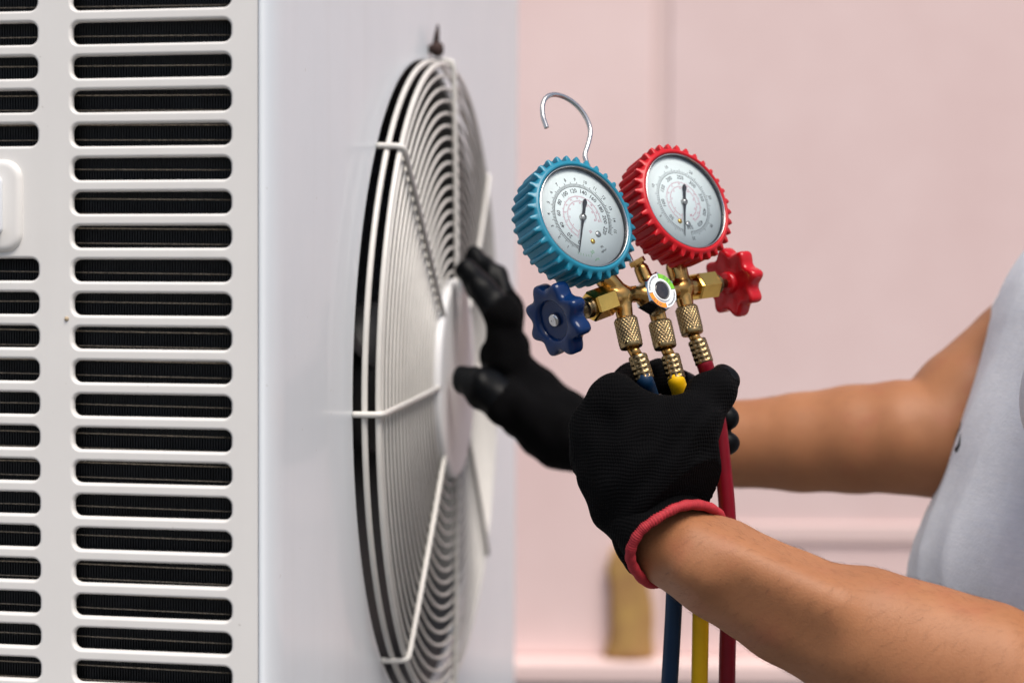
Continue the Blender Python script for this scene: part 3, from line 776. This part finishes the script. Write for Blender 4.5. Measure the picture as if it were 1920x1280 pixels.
for ci, cn in enumerate(('blue', 'yellow', 'red')):
    n0, n1, f0, f1 = [w3(p) for p in hz[cn]]
    he = empty(cn + '_hose', Matrix.Translation(Vector(n0)))
    tag(he, LB[cn], 'hose', 'hoses of the manifold gauge set')
    rel = lambda p: np.array(p) - n0
    d = unitv(n1 - n0)
    # knurled coupling nut: two crossing sets of ridges
    mb = MB(); LN = np.linalg.norm(n1 - n0); NA, NZ = 96, 30
    a_, b_ = perp(Vector(d)); rs = []
    for (r_, z_) in ((4.6, 0), (6.4, 0.2), (7.0, 1.2)):
        rs.append([Vector(d) * z_ * mm + (a_ * math.cos(2 * math.pi * j / NA) + b_ * math.sin(2 * math.pi * j / NA)) * r_ * mm for j in range(NA)])
    for i in range(NZ + 1):
        z_ = 1.4 * mm + (LN - 4.2 * mm) * i / NZ; ring_ = []
        for j in range(NA):
            t = 2 * math.pi * j / NA
            k1 = abs(((t * 24 / (2 * math.pi) + z_ / (3.0 * mm)) % 1) - 0.5) * 2; k2 = abs(((t * 24 / (2 * math.pi) - z_ / (3.0 * mm)) % 1) - 0.5) * 2
            r_ = (6.75 + 0.62 * min(k1, k2) ** 0.8 ) * mm
            ring_.append(Vector(d) * z_ + (a_ * math.cos(t) + b_ * math.sin(t)) * r_)
        rs.append(ring_)
    for (r_, z_) in ((7.0, LN / mm - 2.4), (7.1, LN / mm - 1.0), (6.6, LN / mm - 0.2), (5.2, LN / mm), (3.0, LN / mm)):
        rs.append([Vector(d) * z_ * mm + (a_ * math.cos(2 * math.pi * j / NA) + b_ * math.sin(2 * math.pi * j / NA)) * r_ * mm for j in range(NA)])
    mb.rings(rs, True, True, True); nb_ = mb.build('coupling_nut', 'brass_dark' if cn != 'red' else 'brass_dark', he); nb_.data.set_sharp_from_angle(angle=R(40))
    mb = MB(); mb.lathe([(4.9 * mm, -4 * mm), (4.2 * mm, -3.4 * mm), (4.8 * mm, -2.8 * mm), (4.1 * mm, -2.2 * mm), (4.8 * mm, -1.6 * mm), (4.1 * mm, -1 * mm), (4.4 * mm, 0.5 * mm)], (0, 0, 0), d, 28); mb.build('thread', 'brass', he)
    # stem and crimped ferrule
    fd = unitv(f1 - f0); LF = np.linalg.norm(f1 - f0)
    mb = MB(); mb.tube([rel(n1 - d * 1 * mm), rel(f0 + fd * 1.5 * mm)], 3.6 * mm, 20); mb.build('stem', 'brass', he)
    mb = MB(); NA = 64; a_, b_ = perp(Vector(fd)); rs = []
    for (z_, r_, am) in [(0, 4.2, 0), (0.15, 5.4, 0), (0.8, 5.8, 0), (1.6, 5.8, 0)] + [(1.9 + (LF / mm - 2.6) * i / 40, 5.45, 1) for i in range(41)] + [(LF / mm - 0.4, 5.75, 0), (LF / mm, 5.6, 0), (LF / mm, 4.2, 0)]:
        ring_ = []
        for j in range(NA):
            t = 2 * math.pi * j / NA
            vl = 0.5 - 0.5 * math.cos((z_ - 1.9) / (LF / mm - 2.6) * 4 * 2 * math.pi)
            r2 = r_ + am * (0.45 - 0.75 * vl * (0.55 - 0.45 * math.cos(9 * t)))
            ring_.append(Vector(rel(f0)) + Vector(fd) * z_ * mm + (a_ * math.cos(t) + b_ * math.sin(t)) * r2 * mm)
        rs.append(ring_)
    mb.rings(rs, True, True, True).build('crimp_ferrule', 'brass_dark', he)
    pts = [f1 - fd * 0.8 * mm, f1 + fd * 1.5 * mm] + [P(*q) for q in HB[cn]]
    e = pts[-1]; dx = (-0.10, 0.0, 0.10)[ci]
    pts += [e + np.array([dx * 0.2, 0.02, -0.22]), np.array([e[0] + dx, e[1] + 0.06, 0.22]), np.array([e[0] + dx * 1.3, e[1] + 0.12, 0.06]), np.array([e[0] + dx * 2, e[1] + 0.2, 0.0085]), np.array([e[0] + dx * 3.5, e[1] + 0.5, 0.0085])]
    mb = MB(); mb.tube([rel(p) for p in spline(pts, 150)], 5.25 * mm, 18); mb.build('tube', 'hose_' + cn, he)

# ================================================================== PERSON
person = empty('person', Matrix.Translation((0.46, 1.02, 0.80)))
tag(person, 'person in pale grey shirt and black gloves reaching towards the fan guard', 'person')
K = 0.02
near = [(1264, 1021, .837, 24.5), (1350, 1066, .832, 28.0), (1480, 1138, .822, 31.5), (1600, 1194, .813, 35.0), (1720, 1248, .803, 39.0), (1850, 1305, .795, 44.0), (1990, 1375, .785, 46.0), (2130, 1430, .775, 46.0)]
far = [(1110, 818, 1.150, 28), (1250, 828, 1.125, 29), (1385, 832, 1.105, 32.0), (1500, 829, 1.092, 36.5), (1600, 823, 1.080, 39.5), (1690, 819, 1.070, 41.0), (1745, 822, 1.065, 39.0)]
up_near = [(2130, 1430, .775, 46), (2170, 1100, .79, 48), (2195, 740, .82, 52), (2215, 520, .86, 60)]
up_far = [(1745, 822, 1.065, 39), (1817, 757, 1.072, 42), (1927, 668, 1.09, 45), (2030, 585, 1.11, 50), (2150, 500, 1.12, 60)]
def chain(c, k): return [cone(P(*a[:3]), P(*b[:3]), (a[3] + 1.6) * mm, (b[3] + 1.6) * mm, k if i_ == 0 else 0.004) for i_, (a, b) in enumerate(zip(c, c[1:]))]
axd = np.array([0, 1.0, 0])
torso = [(2215, 430, .995, 85), (2208, 620, .985, 100), (2218, 850, .975, 112), (2150, 1090, .965, 122), (2150, 1400, .965, 122)]
def torso_prims(extra): return [cone(P(*a[:3]), P(*b[:3]), (a[3] + extra) * mm, (b[3] + extra) * mm, 0.03, axd, 1.45) for a, b in zip(torso, torso[1:])]
bp_ = torso_prims(-6) + chain(up_near, 0.03) + chain(near, 0.012) + chain(up_far, 0.012) + chain(far, 0.012)
bp_ += [cone(P(2240, 420, .985), P(2255, 250, .985), 0.06, 0.052, 0.03)]
# muscle bulges on the near forearm, elbow point of the far arm
bp_ += [cone(P(1640, 1165, .806), P(1850, 1235, .79), 0.026, 0.03, 0.02), cone(P(1760, 850, 1.06), P(1770, 855, 1.06), 0.026, 0.026, 0.02)]
# tendon ridges and the wrist bone
bp_ += [cone(P(1300, 1010, .812), P(1560, 1130, .788), 0.006, 0.009, 0.02), cone(P(1290, 1062, .808), P(1310, 1072, .807), 0.0085, 0.008, 0.02)]
lo, hi = bounds(bp_, 0.01)
_ca, _cb = P(1698, 722, 1.035), P(1722, 800, 1.028)
def body_f(X):
    d = field(X, bp_); ab = _cb - _ca; t_ = np.clip((X - _ca) @ ab / (ab @ ab), 0, 1)
    return d + 0.0012 * np.exp(-(np.linalg.norm(X - _ca - t_[:, None] * ab, axis=1) / 0.010) ** 2)      # crease inside the elbow
body_obj = net_obj('body', body_f, lo, hi, 0.0040, 'skin', person)
# fine dark hair on the forearms
def arm_hair(obj, chains, per):
    me = obj.data; n_ = len(me.vertices)
    co = np.empty(n_ * 3); me.vertices.foreach_get('co', co); co = co.reshape(-1, 3)
    no = np.empty(n_ * 3); me.vertices.foreach_get('normal', no); no = no.reshape(-1, 3)
    mb = MB()
    for (a, b, cnt) in chains:
        a = np.array(a); b = np.array(b); ab = b - a; L_ = np.linalg.norm(ab)
        t_ = (co - a) @ ab / L_ ** 2; rad = np.linalg.norm(co - a - t_[:, None] * ab, axis=1)
        ok = np.where((t_ > 0.0) & (t_ < 1) & (rad < 0.07) & (no @ FW < 0.35))[0]
        for k_ in rng.choice(ok, cnt):
            p = co[k_] + rng.normal(size=3) * 0.0015; nn = no[k_]; p = p - nn * ((p - co[k_]) @ nn)
            dr = ab / L_ * -0.75 + np.array([0, 0, -0.9]) + rng.normal(size=3) * 0.28
            dr = dr - nn * (dr @ nn); dr /= np.linalg.norm(dr) + 1e-9
            l_ = rng.uniform(0.004, 0.010); sd_ = np.cross(dr, nn); w_ = per
            q1 = p + dr * l_ * 0.5 + nn * 0.0010; q2 = p + dr * l_ + nn * 0.0009
            mb.add([p - sd_ * w_ - nn * 0.0003, p + sd_ * w_ - nn * 0.0003, p - nn * (0.0003 - w_ * 2), q1 - sd_ * w_ * .8, q1 + sd_ * w_ * .8, q1 + nn * w_ * 1.6, q2],
                   [(0, 1, 4, 3), (1, 2, 5, 4), (2, 0, 3, 5), (3, 4, 6), (4, 5, 6), (5, 3, 6)])
    return mb
ah = arm_hair(body_obj, [(P(1270, 1035, .836), P(1900, 1330, .79), 1900), (P(1330, 830, 1.12), P(1740, 822, 1.065), 400)], 0.000026).build('arm_hair', 'hair')
ah['kind'] = 'stuff'; ah.parent = person; ah.matrix_parent_inverse = person.matrix_world.inverted()

# shirt: torso and two short sleeves, hanging looser than the body, with folds
sp = torso_prims(4) + [cone(P(2215, 480, .86), P(2150, 735, .82), 0.072, 0.070, 0.03), cone(P(2165, 470, 1.125), P(1992, 628, 1.10), 0.064, 0.056, 0.03)]
sp += [cone(P(2046, 1000, .985), P(1972, 1150, .985), 0.078, 0.086, 0.05, axd, 1.5),
       cone(P(2130, 650, .985), P(2058, 810, .985), 0.072, 0.074, 0.05, axd, 1.3)]
def shirt_f(X):
    d = field(X, sp)
    wv = np.sin(X[:, 0] * 38 + X[:, 2] * 16 + 2.0 * np.sin(X[:, 2] * 9 + X[:, 1] * 12)) * 0.0034 + np.sin(X[:, 2] * 34 - X[:, 0] * 44 + X[:, 1] * 21) * 0.0022
    fo = np.sin((X[:, 1] - 0.25 * X[:, 2]) * 62 + 1.4 * np.sin(X[:, 2] * 14 + X[:, 0] * 9))
    d = d + wv + 0.0045 * np.abs(fo) * np.clip((1.22 - X[:, 2]) / 0.3, 0.15, 1.0)
    d = np.maximum(d, 0.80 - X[:, 2])                   # hem
    return d
lo, hi = bounds(sp, 0.012)
net_obj('shirt', shirt_f, lo, hi, 0.005, 'shirt', person)

_wr = np.random.default_rng(3); _wd = _wr.normal(size=(7, 3)); _wd /= np.linalg.norm(_wd, axis=1)[:, None]; _wk = _wr.uniform(190, 420, 7); _wp = _wr.uniform(0, 6.28, 7)
def fabric(X):
    """shallow bunching of the knit"""
    o_ = np.zeros(len(X))
    for d_, k_, p_ in zip(_wd, _wk, _wp): o_ += np.sin(X @ d_ * k_ + p_ + 1.2 * np.sin(X @ _wd[0] * 90))
    return 0.00022 * o_
# ---- near glove (left hand, back of the hand towards the camera, fist round the hoses)
def C(a, b, ra, rb, k=6, axis=None, sq=1.0): return cone(P(*a), P(*b), ra * mm, rb * mm, k * mm, axis, sq)
V = FW
gl = [C((1262, 1030, .836), (1232, 930, .833), 30.5, 34, 12, V, .80),
      C((1232, 930, .833), (1214, 870, .831), 34, 37, 12, V, .62),
      C((1214, 880, .831), (1202, 862, .831), 37, 36.5, 12, V, .58),
      C((1150, 752, .832), (1120, 805, .838), 14.5, 13, 14), C((1120, 805, .838), (1122, 855, .846), 13, 12.5, 12), C((1122, 855, .846), (1140, 905, .85), 12.5, 12, 12),
      C((1168, 800, .834), (1290, 818, .830), 13, 13.5, 9),
      # knuckles
      C((1148, 748, .828), (1152, 744, .828), 13.5, 13.5, 5), C((1112, 803, .834), (1114, 800, .834), 12.8, 12.8, 4), C((1112, 858, .84), (1114, 856, .84), 12.2, 12.2, 4), C((1336, 738, .846), (1338, 736, .846), 12.8, 12.8, 4),
      # index
      C((1150, 752, .834), (1183, 716, .876), 13, 11, 6), C((1183, 716, .876), (1238, 704, .893), 11, 10.5, 5), C((1238, 704, .893), (1312, 740, .902), 10.5, 9.5, 4), C((1312, 740, .902), (1366, 783, .890), 9.5, 7.4, 4),
      # middle
      C((1118, 805, .84), (1165, 775, .888), 12.5, 11, 6), C((1165, 775, .888), (1270, 790, .902), 11, 10.2, 3), C((1270, 790, .902), (1325, 815, .900), 10.2, 9, 3), C((1325, 815, .900), (1362, 831, .889), 9, 7.6, 3),
      # ring and little finger
      C((1122, 855, .846), (1165, 835, .892), 12, 10.5, 6), C((1165, 835, .892), (1275, 855, .902), 10.5, 9.5, 2.5), C((1275, 855, .902), (1325, 872, .892), 9.5, 8.0, 2.5),
      C((1140, 905, .85), (1190, 895, .888), 11, 9.5, 6), C((1190, 895, .888), (1275, 910, .896), 9.5, 8.5, 2.5), C((1275, 910, .896), (1308, 915, .889), 8.5, 7.4, 2.5),
      # thumb
      C((1245, 870, .826), (1288, 800, .828), 20, 16, 12), C((1288, 800, .828), (1330, 744, .846), 15.0, 12.6, 8), C((1330, 744, .846), (1357, 713, .856), 12.4, 9.4, 5)]
rp = [P(*q_) for q_ in ((1350, 967, .840), (1330, 951, .826), (1298, 945.5, .814), (1265, 953, .806), (1224, 977, .801), (1200, 997, .801), (1184, 1026, .804),
      (1183, 1050, .810), (1196, 1075, .822), (1220, 1093, .840), (1265, 1085, .860), (1315, 1040, .868), (1348, 990, .858))]
rcn = np.mean(rp, 0); _, _, vt = np.linalg.svd(np.array(rp) - rcn); pn = vt[2]
if pn @ (P(1350, 1072, .832) - rcn) < 0: pn = -pn
def glove_f(X):
    d = field(X, gl) + fabric(X)
    # knit creases near the wrist
    ax = (X - rcn) @ pn
    d = d + 0.0011 * np.sin(ax * 420 + 3 * np.sin(X[:, 0] * 60)) * np.exp(-((ax + 0.02) / 0.02) ** 2)
    return np.maximum(d, ax + 0.009)
tips = [(P(1366, 783, .890), .021), (P(1362, 831, .889), .021), (P(1325, 872, .892), .02), (P(1360, 706, .858), .0105), (P(1312, 740, .902), .02), (P(1325, 815, .9), .02)]
def tipmask(X):
    m_ = np.zeros(len(X))
    for c, r_ in tips: m_ = np.maximum(m_, (np.linalg.norm(X - c, axis=1) < r_ + 0.0006 * np.sin(X[:, 0] * 900)))
    return m_
lo, hi = bounds(gl, 0.008)
g1 = net_obj('glove', glove_f, lo, hi, 0.0016, ['knit', 'rubber'], person, tipmask)
tag(g1, 'black knit glove with red cuff gripping the hoses')
ring_ = spline_closed(rp, 300)
mb = MB(); mb.tube(ring_, 0.003, 10, closed=True, rfn=lambda i: 0.00285 + 0.0004 * math.sin(i * 2 * math.pi / 3.0) + 0.0002 * math.sin(i * 0.37))
cf = mb.build('cuff_piping', 'piping'); cf.parent = g1
mb = MB(); ctr = np.mean(ring_, 0); rs = []
for t_, sh in ((0.0, 0.995), (0.004, 0.985), (0.010, 0.975), (0.018, 0.95), (0.024, 0.90)):
    rs.append([ctr + (p - ctr) * sh - pn * t_ for p in ring_[::2]])
co = mb.rings(rs).build('cuff', 'knit'); co.parent = g1

# ---- far glove (right hand, fingers up against the guard)
g2p = [C((1105, 822, 1.152), (1050, 805, 1.158), 29, 30, 10), C((1050, 805, 1.158), (990, 752, 1.168), 30, 29, 12), C((990, 752, 1.168), (945, 672, 1.172), 27, 19, 12),
       C((946, 672, 1.150), (941, 590, 1.146), 16.5, 13.4, 6), C((942, 590, 1.146), (905, 545, 1.150), 13, 11.5, 5), C((905, 545, 1.150), (874, 508, 1.160), 11.5, 9.6, 5),
       C((952, 662, 1.175), (950, 580, 1.172), 15, 13, 6), C((950, 580, 1.172), (925, 522, 1.180), 13, 11.5, 4), C((925, 522, 1.180), (890, 484, 1.194), 11.5, 9.4, 4),
       C((955, 668, 1.198), (948, 590, 1.202), 14, 12.5, 6), C((948, 590, 1.202), (915, 545, 1.212), 12.5, 11, 4), C((915, 545, 1.212), (892, 520, 1.222), 11, 9, 4),
       C((960, 690, 1.215), (950, 625, 1.222), 13, 11, 6), C((950, 625, 1.222), (920, 580, 1.232), 11, 8.5, 4),
       C((943, 590, 1.144), (944, 588, 1.144), 13.6, 13.6, 3), C((946, 668, 1.158), (978, 738, 1.160), 18.5, 22, 8), C((905, 727, 1.127), (906, 726, 1.127), 14.0, 14.0, 3), C((957, 655, 1.156), (960, 652, 1.156), 15.5, 15.5, 5),
       C((1010, 790, 1.142), (950, 757, 1.128), 22, 17, 10), C((950, 757, 1.128), (905, 727, 1.128), 16, 13.8, 8), C((905, 727, 1.128), (874, 712, 1.138), 13.8, 11.6, 6)]
t2 = [P(874, 508, 1.16), P(905, 545, 1.15), P(890, 484, 1.194), P(925, 522, 1.18), P(892, 520, 1.222), P(874, 712, 1.138), P(905, 727, 1.128), P(920, 580, 1.232)]
def tip2(X):
    m_ = np.zeros(len(X))
    for c in t2: m_ = np.maximum(m_, np.linalg.norm(X - c, axis=1) < .022)
    return m_
lo, hi = bounds(g2p, 0.008)
g2 = net_obj('glove', lambda X: field(X, g2p) + 1.3 * fabric(X), lo, hi, 0.0022, ['knit', 'rubber'], person, tip2)
tag(g2, 'black glove with fingers touching the fan guard')

# small black motif printed on the shirt front
def on_shirt(px, py):
    r = ray(px, py); ts = np.linspace(0.7, 1.3, 1200); f_ = shirt_f(CAM + ts[:, None] * r)
    k = np.argmax(f_ < 0.0003)
    return CAM + r * ts[k] if f_[k] < 0.0003 else None
pm = MB()
PDX = -100
while on_shirt(1803 + PDX, 820) is None and PDX < 80: PDX += 2
for out in ([(1818, 788), (1815, 800), (1806, 818), (1800, 838), (1812, 832), (1818, 815)], [(1817, 812), (1812, 832), (1805, 842), (1809, 848), (1816, 834)]):
    v_ = [on_shirt(x_ + PDX, y_) for x_, y_ in out]
    v_ = [q_ - ray(1812, 820) * 0.0008 for q_ in v_ if q_ is not None]
    if len(v_) >= 3: pm.add(v_, [tuple(range(len(v_)))], 0, False)
if pm.f:
    po_ = pm.build('shirt_print', 'sleeve'); po_.parent = person; po_.matrix_parent_inverse = person.matrix_world.inverted()
